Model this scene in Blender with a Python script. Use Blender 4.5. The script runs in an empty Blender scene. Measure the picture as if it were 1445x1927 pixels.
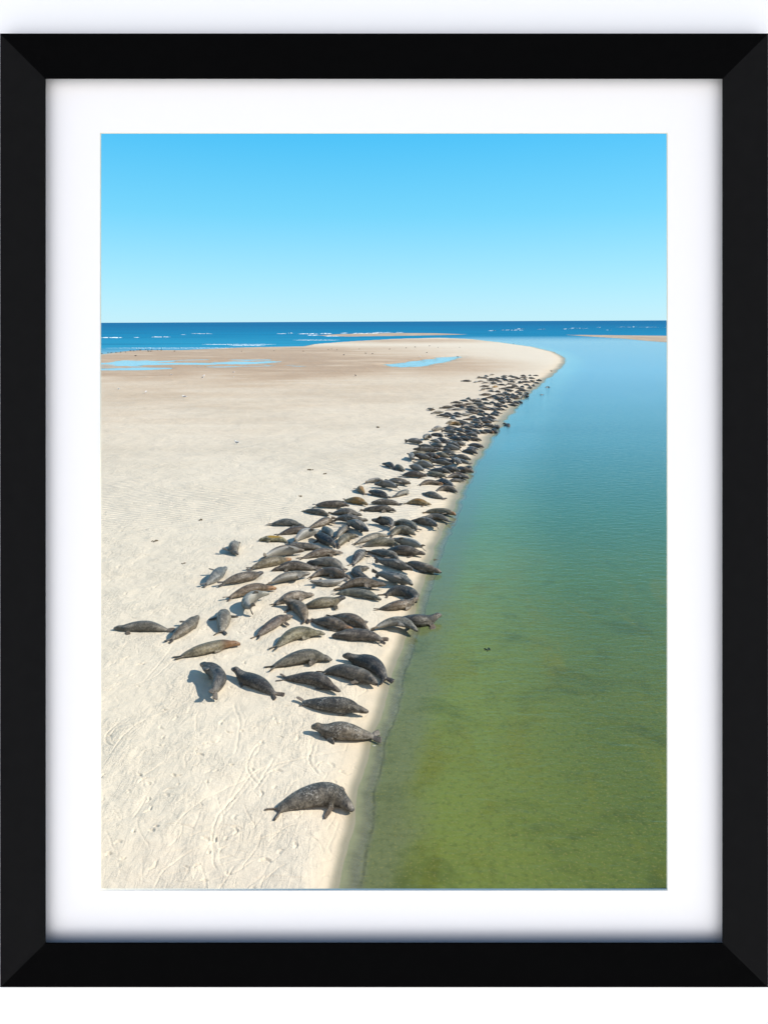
import bpy, bmesh, math, random
import numpy as np
from mathutils import Matrix, Vector

random.seed(7)
rng = np.random.default_rng(11)
scene = bpy.context.scene
C = scene.collection

# ------------------------------------------------------------------ camera, sky, sun, exposure
H = 13.5                      # eye height above the water, metres
F = 1400.0                    # focal length in photo pixels
HORIZON = 604.7
ROLL = math.radians(0.242)
cr, sr = math.cos(ROLL), math.sin(ROLL)
VIEW = Matrix(((cr, 0, sr, 0), (0, -1, 0, 0), (-sr, 0, cr, H), (0, 0, 0, 1)))   # unused columns replaced below
cam_data = bpy.data.cameras.new('camera')
cam = bpy.data.objects.new('camera', cam_data)
C.objects.link(cam)
right = Vector((cr, 0, -sr)); up = Vector((sr, 0, cr)); back = Vector((0, -1, 0))
m = Matrix((right, up, back)).transposed().to_4x4()
m.translation = Vector((0, 0, H))
cam.matrix_world = m
cam_data.sensor_width = 36.0
cam_data.lens = F / 1927.0 * 36.0
cam_data.shift_y = -(963.5 - HORIZON) / 1927.0
cam_data.clip_start = 0.5
cam_data.clip_end = 120000.0
scene.camera = cam

SUN_EL, SUN_AZ = math.radians(37.0), math.radians(89.2)       # azimuth clockwise from +Y (straight ahead)
world = bpy.data.worlds.new('World')
scene.world = world
world.use_nodes = True
wn, wl = world.node_tree.nodes, world.node_tree.links
wn.clear()
sky = wn.new('ShaderNodeTexSky'); sky.sky_type = 'NISHITA'; sky.sun_disc = False
sky.sun_elevation = SUN_EL; sky.sun_rotation = SUN_AZ
sky.altitude = 0; sky.air_density = 1.0; sky.dust_density = 0.1; sky.ozone_density = 2.0
# clear cyan seaside sky: the physical sky tinted by height above the horizon
tc = wn.new('ShaderNodeTexCoord'); sx3 = wn.new('ShaderNodeSeparateXYZ'); wl.new(tc.outputs['Generated'], sx3.inputs[0])
rmp = wn.new('ShaderNodeValToRGB'); wl.new(sx3.outputs[2], rmp.inputs[0])
el_ = rmp.color_ramp.elements; el_[0].position = 0.0; el_[0].color = (.44, .84, 1.02, 1); el_[1].position = 1.0; el_[1].color = (.05, .17, .42, 1)
for p_, c_ in ((.06, (.31, .78, 1.04)), (.14, (.14, .68, 1.0)), (.25, (.030, .55, .98)), (.5, (.05, .36, .80))):
    e_ = el_.new(p_); e_.color = (*c_, 1)
sc = wn.new('ShaderNodeVectorMath'); sc.operation = 'SCALE'; sc.inputs['Scale'].default_value = 5.4; wl.new(rmp.outputs[0], sc.inputs[0])
mx = wn.new('ShaderNodeMix'); mx.data_type = 'RGBA'; mx.inputs[0].default_value = 0.86
wl.new(sky.outputs[0], mx.inputs[6]); wl.new(sc.outputs[0], mx.inputs[7])
# white glow added to the unseen sky behind, to light mount and wall
cl = wn.new('ShaderNodeMapRange'); cl.interpolation_type = 'SMOOTHSTEP'
cl.inputs[1].default_value = -.10; cl.inputs[2].default_value = -.55; cl.inputs[3].default_value = 0.0; cl.inputs[4].default_value = 1.0
wl.new(sx3.outputs[1], cl.inputs[0])
ch = wn.new('ShaderNodeMapRange'); ch.interpolation_type = 'SMOOTHSTEP'; wl.new(sx3.outputs[2], ch.inputs[0])
ch.inputs[1].default_value = .85; ch.inputs[2].default_value = .35; ch.inputs[3].default_value = 0.0; ch.inputs[4].default_value = 1.0
cx_ = wn.new('ShaderNodeMath'); cx_.operation = 'MULTIPLY'; wl.new(cl.outputs[0], cx_.inputs[0]); wl.new(ch.outputs[0], cx_.inputs[1])
cm = wn.new('ShaderNodeMix'); cm.data_type = 'RGBA'; wl.new(cx_.outputs[0], cm.inputs[0]); wl.new(mx.outputs[2], cm.inputs[6])
cm.inputs[7].default_value = (6.3, 6.0, 6.05, 1)
bg = wn.new('ShaderNodeBackground'); bg.inputs['Strength'].default_value = 0.12
wo = wn.new('ShaderNodeOutputWorld')
wl.new(cm.outputs[2], bg.inputs['Color']); wl.new(bg.outputs[0], wo.inputs['Surface'])

sun_data = bpy.data.lights.new('sun', 'SUN')
sun_data.energy = 4.9; sun_data.angle = math.radians(0.53); sun_data.color = (1.0, 0.94, 0.84)
sun = bpy.data.objects.new('sun', sun_data); C.objects.link(sun)
sd = Vector((math.sin(SUN_AZ) * math.cos(SUN_EL), math.cos(SUN_AZ) * math.cos(SUN_EL), math.sin(SUN_EL)))
sun.rotation_euler = sd.to_track_quat('Z', 'Y').to_euler()
sun.location = sd * 60

vs = scene.view_settings
vs.view_transform = 'Standard'; vs.look = 'None'; vs.gamma = 1.0; vs.use_curve_mapping = False
vs.exposure = 0.60
scene.render.engine = 'CYCLES'

# ------------------------------------------------------------------ helpers
def ground(px, py, z=0.0):
    """photo pixel -> point on the level z (used once, to lay the beach out in metres)"""
    u = (np.asarray(px, float) - 722.5) / F; v = -(np.asarray(py, float) - HORIZON) / F
    X = u * cr + v * sr; Z = -u * sr + v * cr
    t = (z - H) / np.minimum(Z, -1e-5)
    return X * t, t

def tag(o, label=None, cat=None, group=None, kind=None):
    if label: o['label'] = label
    if cat: o['category'] = cat
    if group: o['group'] = group
    if kind: o['kind'] = kind
    return o

def empty(name, loc=(0, 0, 0)):
    o = bpy.data.objects.new(name, None); C.objects.link(o); o.location = loc
    return o

def link_mesh(name, me, mat, parent=None):
    o = bpy.data.objects.new(name, me); C.objects.link(o)
    if mat: me.materials.append(mat)
    if parent: o.parent = parent
    return o

def from_bm(name, bm, mat, parent=None, smooth=False):
    bmesh.ops.recalc_face_normals(bm, faces=bm.faces)
    me = bpy.data.meshes.new(name); bm.to_mesh(me); bm.free()
    if smooth: me.shade_smooth()
    return link_mesh(name, me, mat, parent)

def grid_mesh(name, P, keep=None, attrs=None):
    """P: rows x cols x 3 array of vertices"""
    R, K = P.shape[:2]
    idx = np.arange(R * K).reshape(R, K)
    q = np.stack([idx[:-1, :-1], idx[:-1, 1:], idx[1:, 1:], idx[1:, :-1]], -1).reshape(-1, 4)
    if keep is not None:
        q = q[keep.reshape(-1)[q].any(1)]
    me = bpy.data.meshes.new(name)
    me.vertices.add(R * K); me.vertices.foreach_set('co', P.reshape(-1).astype(np.float32))
    me.loops.add(q.size); me.loops.foreach_set('vertex_index', q.reshape(-1).astype(np.int32))
    me.polygons.add(len(q)); me.polygons.foreach_set('loop_start', np.arange(0, q.size, 4, dtype=np.int32))
    me.update(calc_edges=True)
    for k, a in (attrs or {}).items():
        at = me.attributes.new(k, 'FLOAT', 'POINT'); at.data.foreach_set('value', a.reshape(-1).astype(np.float32))
    me.shade_smooth()
    me.validate()
    return me

class NT:
    """small node-tree writer"""
    def __init__(self, name):
        self.mat = bpy.data.materials.new(name); self.mat.use_nodes = True
        self.n = self.mat.node_tree.nodes; self.l = self.mat.node_tree.links; self.n.clear()
        self.out = self.n.new('ShaderNodeOutputMaterial')
    def node(self, t, ins=None, **kw):
        nd = self.n.new(t)
        for k, v in kw.items(): setattr(nd, k, v)
        for k, v in (ins or {}).items(): self.put(nd.inputs[k], v)
        return nd
    def put(self, sock, v):
        if isinstance(v, bpy.types.NodeSocket): self.l.new(v, sock)
        else:
            if sock.type == 'RGBA' and len(v) == 3: v = (*v, 1)
            sock.default_value = v
    def attr(self, name, out='Fac'): return self.node('ShaderNodeAttribute', attribute_name=name).outputs[out]
    def math(self, op, a, b=0.0, c=0.0, clamp=False):
        return self.node('ShaderNodeMath', {0: a, 1: b, 2: c}, operation=op, use_clamp=clamp).outputs[0]
    def mix(self, f, a, b, mode='MIX'):
        nd = self.node('ShaderNodeMix', data_type='RGBA', blend_type=mode, clamp_factor=True)
        self.put(nd.inputs[0], f); self.put(nd.inputs[6], a); self.put(nd.inputs[7], b)
        return nd.outputs[2]
    def noise(self, vec, scale, detail=4.0, rough=0.55, dist=0.0):
        return self.node('ShaderNodeTexNoise', {'Vector': vec, 'Scale': scale, 'Detail': detail, 'Roughness': rough, 'Distortion': dist}).outputs['Fac']
    def step(self, v, a, b):
        nd = self.node('ShaderNodeMapRange', {0: v, 1: a, 2: b, 3: 0.0, 4: 1.0}, interpolation_type='SMOOTHSTEP')
        return nd.outputs[0]
    def map(self, vec, scale=(1, 1, 1), rot=(0, 0, 0)):
        return self.node('ShaderNodeMapping', {'Vector': vec, 'Scale': scale, 'Rotation': rot}).outputs[0]
    def ramp(self, v, stops):
        nd = self.node('ShaderNodeValToRGB', {0: v}); e = nd.color_ramp.elements
        while len(e) > 1: e.remove(e[-1])
        e[0].position = stops[0][0]; e[0].color = (*stops[0][1], 1)
        for p, c in stops[1:]:
            x = e.new(p); x.color = (*c, 1)
        return nd.outputs[0]
    def bump(self, h, strength=1.0, dist=0.05, normal=None):
        ins = {'Height': h, 'Strength': strength, 'Distance': dist}
        if normal is not None: ins['Normal'] = normal
        return self.node('ShaderNodeBump', ins).outputs[0]
    def pos(self): return self.node('ShaderNodeNewGeometry').outputs['Position']
    def principled(self, **ins):
        return self.node('ShaderNodeBsdfPrincipled', {k.replace('_', ' '): v for k, v in ins.items()})
    def done(self, sock):
        self.l.new(sock, self.out.inputs['Surface']); return self.mat

def plain(name, color, rough=0.7, spec=0.3, grain=0.0, scale=40):
    t = NT(name)
    col = color
    if grain:
        f = t.noise(t.node('ShaderNodeTexCoord').outputs['Object'], scale)
        col = t.mix(f, tuple(c * (1 - grain) for c in color), tuple(min(1, c * (1 + grain)) for c in color))
    p = t.principled(Base_Color=col, Roughness=rough, Specular_IOR_Level=spec)
    return t.done(p.outputs[0])

# ------------------------------------------------------------------ the beach in plan: shores
SHORE = [(400, 3600), (560, 1990), (614, 1800), (640, 1675), (660, 1560), (675, 1480), (697, 1400), (720, 1330), (738, 1268), (764, 1200),
         (786, 1130), (796, 1090), (813, 1050), (835, 1000), (856, 950), (868, 920), (886, 890), (906, 852), (926, 820),
         (950, 790), (985, 751), (1012, 726), (1037, 707), (1054, 693), (1063, 681), (1061, 672), (1041, 662), (1001, 652.6),
         (943, 644.6), (885, 638), (830, 635.8), (770, 637), (739, 638), (665, 642), (592, 647.5), (570, 652), (455, 654),
         (341, 659), (290, 659), (246, 660), (189, 667), (60, 674), (-500, 690), (-2600, 720), (-9000, 1000), (-9000, 3600)]
SPIT = [(592, 631), (640, 628.6), (740, 626.8), (820, 627), (884, 629.3), (835, 630.6), (740, 632.2), (650, 633.4)]
BAR = [(1062, 630.0), (1130, 630.6), (1255, 632.0), (1500, 634.0), (1900, 637), (1900, 648), (1500, 646.5), (1255, 644.4), (1212, 641.2), (1176, 637.6), (1103, 633)]

def poly_sd(X, Y, poly):
    """signed distance in metres, negative inside"""
    px, py = ground([p[0] for p in poly], [p[1] for p in poly])
    d2 = np.full(X.shape, 1e30); inside = np.zeros(X.shape, bool)
    n = len(px)
    for i in range(n):
        x0, y0, x1, y1 = px[i], py[i], px[(i + 1) % n], py[(i + 1) % n]
        ex, ey = x1 - x0, y1 - y0
        t = np.clip(((X - x0) * ex + (Y - y0) * ey) / (ex * ex + ey * ey + 1e-12), 0, 1)
        d2 = np.minimum(d2, (X - x0 - t * ex) ** 2 + (Y - y0 - t * ey) ** 2)
        cross = (y0 > Y) != (y1 > Y)
        with np.errstate(divide='ignore', invalid='ignore'):
            inside ^= cross & (X < x0 + (Y - y0) * ex / (ey if ey != 0 else 1e-12))
    d = np.sqrt(d2)
    return np.where(inside, -d, d)

def vnoise(X, Y, seed=0):
    """smooth value noise, 0..1"""
    xi, yi = np.floor(X).astype(np.int64), np.floor(Y).astype(np.int64)
    fx, fy = X - xi, Y - yi
    fx, fy = fx * fx * (3 - 2 * fx), fy * fy * (3 - 2 * fy)
    def h(a, b):
        n = (a * 374761393 + b * 668265263 + seed * 982451653) & 0x7fffffff
        n = ((n ^ (n >> 13)) * 1274126177) & 0x7fffffff
        return ((n ^ (n >> 16)) & 0xffff) / 65535.0
    a, b, c, d = h(xi, yi), h(xi + 1, yi), h(xi, yi + 1), h(xi + 1, yi + 1)
    return (a * (1 - fx) + b * fx) * (1 - fy) + (c * (1 - fx) + d * fx) * fy

def fbm(X, Y, seed=0, o=4):
    s = 0; a = 1.0; t = 0
    for i in range(o):
        s = s + a * vnoise(X * 2 ** i, Y * 2 ** i, seed + i); t += a; a *= 0.5
    return s / t

def smooth(x, a, b):
    t = np.clip((x - a) / (b - a), 0, 1); return t * t * (3 - 2 * t)

rows = np.concatenate([np.array([1990, 1900, 1820, 1760, 1715]), np.arange(1690, 1080, -0.9), np.arange(1080, 700, -1.3), np.arange(700, 634, -0.8),
                       np.arange(634, 612, -0.6), np.array([611, 610, 609, 608, 607, 606.4, 605.8, 605.4, 605.15])])
cols = np.concatenate([np.linspace(-2400, 120, 42), np.arange(150, 860, 2.0), np.arange(860, 1275, 4.0), np.linspace(1300, 3800, 42)])
HR = HORIZON
PX, PY = np.meshgrid(cols, rows)
GY = 1.0 / ((PY - HR) / F) * H                       # rows of equal distance from the camera line
GX = (PX - 722.5) / F * GY
near = GY >= 17.56                                   # the beach starts right behind the mount board
GY = np.maximum(GY, 17.56)
jag = (fbm(GX * 0.35, GY * 0.35, 3) - 0.5) * 0.9 * np.clip(GY / 60, 0.35, 1.6)
SD = poly_sd(GX, GY, SHORE) + jag
SDF = np.minimum(poly_sd(GX, GY, SPIT), poly_sd(GX, GY, BAR)) + jag * 2
# the picture rows / columns of every ground point, for stains and pools laid out in plan
dry = smooth(-SD, 0, 1.0)
Z = np.where(SD < 0, 0.30 * (1 - np.exp(SD / 3.5)), -np.minimum(0.11 * SD + 0.0035 * SD ** 2, 4.0))
Zf = np.where(SDF < 0, 0.5 * (1 - np.exp(SDF / 14.0)), -np.minimum(0.05 * SDF, 4.0))
Z = np.maximum(Z, Zf)

# tidal pools: shallow hollows in the flat
def blob(cx, cy, rx, ry, soft=0.5):
    x, y = ground([cx, cx - rx, cx + rx], [cy, cy, cy]); _, yy = ground([cx, cx], [cy - ry, cy + ry])
    hx = abs(x[2] - x[1]) / 2; hy = abs(yy[0] - yy[1]) / 2; yc = (yy[0] + yy[1]) / 2
    d = np.sqrt(((GX - x[0]) / hx) ** 2 + ((GY - yc) / hy) ** 2)
    return 1 - smooth(d, 1 - soft, 1 + soft)
streak = fbm(GX / 16.0, GY / 5.0, 21, 5)
p1 = np.maximum.reduce([blob(215, 686, 90, 10), blob(330, 682, 110, 6.5), blob(430, 684, 120, 8), blob(520, 687, 80, 5), blob(250, 694, 70, 4), blob(470, 679, 60, 4)])
h1 = p1 * (0.39 + 1.5 * (streak - 0.50))
px2, py2 = ground([712, 760, 815, 860, 888, 870, 840, 800, 755, 725], [687, 681, 673, 670, 671.5, 676, 683, 691, 692, 690.5])
POOL2 = [(706, 686.5), (760, 680), (815, 672), (860, 669.6), (890, 671.5), (872, 677), (838, 684), (800, 691.5), (755, 692.5), (722, 690)]
sd2 = poly_sd(GX, GY, POOL2) + (streak - 0.5) * 5
h2 = smooth(-sd2, -1.5, 4.0) * 0.36
POOL3 = [(600, 641.5), (655, 639.5), (720, 639.0), (745, 640.0), (690, 642), (640, 643.5)]
sd3 = poly_sd(GX, GY, POOL3) + (streak - 0.5) * 16
h3 = smooth(-sd3, -4, 6.0) * 0.36
land_in = smooth(-SD, 2.0, 12.0)
Z = Z - np.maximum(np.maximum(h1, h2), h3) * land_in
# damp and dark stain of the flat (real wet sand), as a 0..1 mask
wet = np.maximum.reduce([0.95 * blob(300, 690, 460, 30, .6), 0.85 * blob(560, 700, 240, 22, .7), 0.75 * blob(760, 690, 190, 20, .7), 0.8 * blob(420, 662, 330, 9, .7),
                         0.38 * blob(400, 740, 460, 50, .9), 0.5 * blob(640, 668, 200, 8, .8), 0.6 * blob(760, 642, 160, 4, .8)])
wet = np.maximum(wet, .75 * (SDF < 12))
wet = np.clip(wet * (0.55 + 1.3 * fbm(GX / 14, GY / 9, 5, 4)), 0, 1)
SDA = np.minimum(SD, SDF)
shorewet = 1 - smooth(-SDA, 0.08, np.clip(GY / 55, 0.35, 2.2))
golden = 1 - smooth(-SDA, 0.2, np.clip(GY / 16, 0.9, 5.0))

Z = np.where(Z > 0, np.minimum(Z, .055 + np.clip(GY - 17.56, 0, None) * .12), Z)
# broad undulation, then tracks the seals dragged through the sand
near_w = np.clip(1 - (GY - 20) / 120, 0, 1)
Z = Z + dry * ((fbm(GX * 0.55, GY * 0.55, 41, 3) - 0.5) * 0.10 + (fbm(GX * 2.1, GY * 2.1, 45, 3) - 0.5) * 0.055 * near_w)

def groove(pts, width, depth, berm=0.12):
    global Z
    P = np.array(pts)
    m_ = (GX > P[:, 0].min() - 1) & (GX < P[:, 0].max() + 1) & (GY > P[:, 1].min() - 1) & (GY < P[:, 1].max() + 1)
    if not m_.any(): return
    x, y = GX[m_], GY[m_]
    d2 = np.full(x.shape, 1e9); tt = np.zeros(x.shape)
    for i in range(len(P) - 1):
        ex, ey = P[i + 1] - P[i]
        t = np.clip(((x - P[i, 0]) * ex + (y - P[i, 1]) * ey) / (ex * ex + ey * ey + 1e-9), 0, 1)
        dd = (x - P[i, 0] - t * ex) ** 2 + (y - P[i, 1] - t * ey) ** 2
        c = dd < d2; d2[c] = dd[c]; tt[c] = (i + t[c]) / (len(P) - 1)
    d = np.sqrt(d2) / width
    fade = np.clip(np.minimum(tt, 1 - tt) * 8, 0, 1)
    prof = -np.exp(-(d ** 2) * 2) + berm * np.exp(-((d - 1.3) ** 2) * 4)
    Z[m_] += depth * prof * fade * dry[m_]

def track(x, y, ang, length, wob, width, depth, n=14):
    pts = []; a = ang
    for i in range(n):
        pts.append((x, y)); a += random.gauss(0, wob); x += math.cos(a) * length / n; y += math.sin(a) * length / n
    groove(pts, width, depth)
    return pts
# long drag trails seen in the photograph
for line, w_, dp in (([(700, 1400), (480, 1455), (455, 1490), (412, 1545), (398, 1590), (404, 1630), (410, 1650)], .04, .06),
                     ([(470, 1440), (440, 1500), (420, 1545), (404, 1590), (408, 1640)], .03, .045),
                     ([(520, 1430), (505, 1460), (490, 1482), (478, 1500)], .06, .06), ([(500, 1400), (470, 1430), (468, 1460), (487, 1490)], .07, .06),
                     ([(345, 1130), (290, 1160), (255, 1200)], .08, .04), ([(330, 1225), (300, 1265), (270, 1300)], .09, .05),
                     ([(327, 1255), (290, 1290), (240, 1310)], .10, .05), ([(228, 1372), (205, 1392), (200, 1412), (212, 1420)], .09, .06),
                     ([(340, 1340), (270, 1370), (230, 1400), (205, 1440)], .12, .05), ([(440, 1330), (455, 1380), (440, 1440)], .08, .05),
                     ([(590, 1400), (580, 1440), (600, 1465)], .07, .06), ([(420, 1120), (330, 1210), (315, 1230)], .06, .035),
                     ([(640, 1540), (630, 1570), (615, 1600), (640, 1620)], .06, .05)):
    gx, gy = ground([p[0] for p in line], [p[1] for p in line])
    q_ = np.stack([gx, gy], -1); k_ = np.arange(len(q_)); ks = np.linspace(0, len(q_) - 1, 8 * len(q_))
    xs, ys = np.interp(ks, k_, q_[:, 0]), np.interp(ks, k_, q_[:, 1])
    for _ in range(14): xs[1:-1] = (xs[:-2] + xs[1:-1] * 2 + xs[2:]) / 4; ys[1:-1] = (ys[:-2] + ys[1:-1] * 2 + ys[2:]) / 4
    ww = np.cumsum(rng.normal(0, .012, len(xs))); xs = xs + ww - np.linspace(0, ww[-1], len(ww))
    groove(list(zip(xs, ys)), min(w_, .055) * .65, dp * .42)
    groove(list(zip(xs + .16, ys + .03)), min(w_, .05) * .5, dp * .22)
for i in range(230):
    px_ = random.uniform(120, 780); py_ = random.choice([random.uniform(1130, 1700), random.uniform(930, 1300), random.uniform(1380, 1700)])
    x_, y_ = ground(px_, py_)
    k = max(1.0, float(y_) / 30)
    a_ = random.gauss(math.radians(65), 0.7)
    track(float(x_), float(y_), a_, random.uniform(0.4, 1.9) * k, 0.2, random.uniform(0.016, 0.030) * k, random.uniform(0.008, 0.022) * k ** 0.5, 8)
for i in range(300):                                  # flipper digs and small pits
    px_ = random.uniform(150, 820); py_ = random.uniform(880, 1680)
    x_, y_ = ground(px_, py_); x_, y_ = float(x_), float(y_)
    k = max(1.0, y_ / 30); a_ = random.uniform(0, 6.28); r_ = random.uniform(.06, .2) * k
    groove([(x_, y_), (x_ + r_ * math.cos(a_), y_ + r_ * math.sin(a_)), (x_ + 1.7 * r_ * math.cos(a_ + .5), y_ + 1.7 * r_ * math.sin(a_ + .5))], random.uniform(.03, .06) * k, random.uniform(.02, .04) * k ** .5, .3)

land_attrs = dict(wet=wet, shorewet=shorewet, golden=golden, sd=SD)
sand_sel = (rows > 611)
P = np.stack([GX, GY, Z], -1)[sand_sel]

# sand material
t = NT('sand')
pos = t.pos()
n1 = t.noise(pos, 0.12, 5); n2 = t.noise(pos, 1.6, 5, .6); n3 = t.noise(pos, 22.0, 3, .6)
n4 = t.noise(t.map(pos, (0.06, 0.25, 1), (0, 0, .12)), 1.0, 6, .65)
dryc = t.mix(n1, (0.530, 0.455, 0.345), (0.570, 0.505, 0.405))
dryc = t.mix(t.math('MULTIPLY', n2, .35), dryc, (0.50, 0.45, 0.37))
dryc = t.mix(t.math('MULTIPLY', t.step(n3, .52, .8), .28), dryc, (0.40, 0.34, 0.26))
col = t.mix(t.math('MULTIPLY', t.attr('golden'), .55), dryc, (0.53, 0.42, 0.28))
wetm = t.math('MULTIPLY', t.attr('wet'), t.step(n4, .10, .55))
col = t.mix(t.math('MULTIPLY', wetm, .9), col, (0.36, 0.212, 0.095))
col = t.mix(t.attr('shorewet'), col, (0.23, 0.205, 0.14))
sepx = t.node('ShaderNodeSeparateXYZ', {0: pos})
far = t.step(sepx.outputs[1], 38, 60)
farend = t.step(sepx.outputs[1], 190, 130)
w1 = t.node('ShaderNodeTexWave', {'Vector': t.map(pos, (1, 1, 1), (0, 0, 1.15)), 'Scale': .62, 'Distortion': 5.0, 'Detail': 2.0, 'Detail Scale': .6}).outputs['Fac']
patch = t.step(t.noise(pos, .05, 3), .38, .6)
rip = t.math('MULTIPLY', t.math('MULTIPLY', w1, patch), t.math('MULTIPLY', far, farend))
str1 = t.noise(t.map(pos, (3.2, 1.0, 1), (0, 0, .5)), 1.5, 7, .66, 1.3)
str2 = t.noise(t.map(pos, (1.0, 2.6, 1), (0, 0, -.4)), 2.2, 6, .6, 1.6)
gr = t.noise(pos, 60, 2)
hgt = t.math('ADD', t.math('MULTIPLY', rip, 1.5), t.math('MULTIPLY', t.math('MULTIPLY_ADD', t.step(t.noise(pos, .5, 3), .4, .65), .55, .35), t.math('ADD', t.math('MULTIPLY', str1, .9), t.math('MULTIPLY', str2, .7))))
hgt = t.math('ADD', hgt, t.math('MULTIPLY', gr, .10))
smoothing = t.math('SUBTRACT', 1.0, t.math('MULTIPLY', t.attr('golden'), .8))
nb = t.bump(t.math('MULTIPLY', hgt, smoothing), .9, .085)
rough = t.math('SUBTRACT', .92, t.math('MULTIPLY', t.math('MAXIMUM', wetm, t.attr('shorewet')), .45))
p = t.principled(Base_Color=col, Roughness=rough, Specular_IOR_Level=.25, Normal=nb)
SAND = t.done(p.outputs[0])
sand_me = grid_mesh('sand', P, None, {k: v[sand_sel] for k, v in land_attrs.items()})
sand = link_mesh('sand', sand_me, SAND); tag(sand, kind='structure')

# water: one sheet at z = 0 out to the horizon
depth = np.maximum(-Z, 0)
open_ = np.where(PX < 900, smooth(GY, 300, 420), 0); fr_ = smooth(PX, 560, 900); open_ = smooth(GY, 270 + 190 * fr_, 420 + 260 * fr_)
open_ = np.where(SD < 0, 0, open_)
PW = np.stack([GX, GY, np.zeros_like(GX)], -1)
keep = Z < 0.06
t = NT('water')
pos = t.pos(); sep = t.node('ShaderNodeSeparateXYZ', {0: pos})
dep = t.attr('depth'); op = t.attr('open'); sdw = t.attr('sd')
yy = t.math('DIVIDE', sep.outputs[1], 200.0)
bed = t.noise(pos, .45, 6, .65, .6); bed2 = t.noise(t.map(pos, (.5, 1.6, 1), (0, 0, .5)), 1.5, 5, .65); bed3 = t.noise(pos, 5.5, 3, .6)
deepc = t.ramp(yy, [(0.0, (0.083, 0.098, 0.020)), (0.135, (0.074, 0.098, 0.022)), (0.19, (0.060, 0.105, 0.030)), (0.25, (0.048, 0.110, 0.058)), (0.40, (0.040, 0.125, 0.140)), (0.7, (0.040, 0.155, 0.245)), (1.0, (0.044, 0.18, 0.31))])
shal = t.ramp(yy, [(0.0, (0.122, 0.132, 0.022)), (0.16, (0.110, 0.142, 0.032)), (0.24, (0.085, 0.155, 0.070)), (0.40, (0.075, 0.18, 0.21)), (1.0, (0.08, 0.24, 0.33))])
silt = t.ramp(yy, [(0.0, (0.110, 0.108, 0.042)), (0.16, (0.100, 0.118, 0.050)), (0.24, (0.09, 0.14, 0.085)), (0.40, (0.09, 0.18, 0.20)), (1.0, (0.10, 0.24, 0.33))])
wob = t.math('MULTIPLY', t.math('SUBTRACT', bed, .5), 1.6)
dn = t.math('ADD', sdw, wob)
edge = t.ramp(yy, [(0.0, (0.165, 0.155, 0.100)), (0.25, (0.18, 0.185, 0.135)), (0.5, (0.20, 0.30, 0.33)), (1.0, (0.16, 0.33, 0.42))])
silt = t.mix(t.step(t.math('MULTIPLY_ADD', wob, .25, sdw), 0.25, .65), edge, silt)
ridge = t.math('ABSOLUTE', t.math('SUBTRACT', t.math('MULTIPLY_ADD', wob, .22, sdw), .48))
silt = t.mix(t.math('MULTIPLY', t.math('MULTIPLY', t.step(ridge, .06, .01), t.step(bed2, .35, .6)), .55), silt, (0.035, 0.034, 0.022))
shal = t.mix(t.step(dn, 1.0, 2.4), silt, shal)
body = t.mix(t.step(dn, 2.4, 8.0), shal, deepc)
big = t.noise(t.map(pos, (.5, .22, 1), (0, 0, .35)), .8, 5, .62, .8)
body = t.mix(t.math('MULTIPLY', t.step(big, .50, .68), t.math('MULTIPLY', t.step(sep.outputs[1], 48, 26), t.step(sdw, .6, 2.0))), body, (0.104, 0.114, 0.018))
dark = t.mix(.55, body, (0.02, 0.03, 0.008)); lite = t.mix(.45, body, (0.11, 0.11, 0.02))
nearw = t.step(sep.outputs[1], 55, 24)
body = t.mix(t.math('MULTIPLY', t.step(bed, .50, .70), t.math('MULTIPLY', nearw, .75)), body, dark)
body = t.mix(t.math('MULTIPLY', t.step(bed2, .50, .75), t.math('MULTIPLY', nearw, .55)), body, lite)
body = t.mix(t.math('MULTIPLY', t.step(bed3, .45, .75), t.math('MULTIPLY', nearw, .6)), body, dark)
bed4 = t.noise(pos, 14.0, 2, .6)
body = t.mix(t.math('MULTIPLY', t.step(bed4, .54, .70), t.math('MULTIPLY', nearw, .45)), body, (0.19, 0.165, 0.05))
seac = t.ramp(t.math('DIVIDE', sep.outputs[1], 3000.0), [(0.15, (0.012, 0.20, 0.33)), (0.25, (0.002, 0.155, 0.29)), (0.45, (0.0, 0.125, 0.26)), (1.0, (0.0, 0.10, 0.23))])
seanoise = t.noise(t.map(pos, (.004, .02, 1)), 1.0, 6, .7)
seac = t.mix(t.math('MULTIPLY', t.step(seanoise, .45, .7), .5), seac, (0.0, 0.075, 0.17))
wind = t.noise(t.map(pos, (.012, .05, 1), (0, 0, .2)), 1.0, 5, .6, .5)
body = t.mix(t.math('MULTIPLY', t.step(wind, .5, .72), .35), body, t.mix(1.0, body, (1.35, 1.3, 1.2), 'MULTIPLY'))
body = t.mix(t.math('MULTIPLY', t.step(wind, .5, .3), .35), body, t.mix(1.0, body, (.72, .75, .8), 'MULTIPLY'))
body = t.mix(1.0, body, (1.02, 1.07, 1.06), 'MULTIPLY')
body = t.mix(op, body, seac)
d1 = t.noise(t.map(pos, (1.0, 2.2, 1), (0, 0, -.5)), 1.1, 3, .55, .3)
d2 = t.noise(t.map(pos, (1.0, 1.8, 1), (0, 0, .35)), 4.2, 3, .55)
rings = t.node('ShaderNodeTexWave', {'Vector': t.map(pos, (1, 1, 1), (0, 0, .25)), 'Scale': 1.5, 'Distortion': 7.0, 'Detail': 2.0, 'Detail Scale': 1.2}).outputs['Fac']
ringw = t.math('MULTIPLY', t.step(sdw, 6.0, 1.0), nearw)
hw = t.math('ADD', t.math('ADD', t.math('MULTIPLY', d1, 1.0), t.math('MULTIPLY', d2, .35)), t.math('MULTIPLY', rings, t.math('MULTIPLY', ringw, .10)))
calm = t.step(sdw, -1.0, 3.5)
hw = t.math('MULTIPLY', hw, t.math('MULTIPLY_ADD', calm, .85, .15))
wnorm = t.bump(hw, .5, .07)
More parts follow.
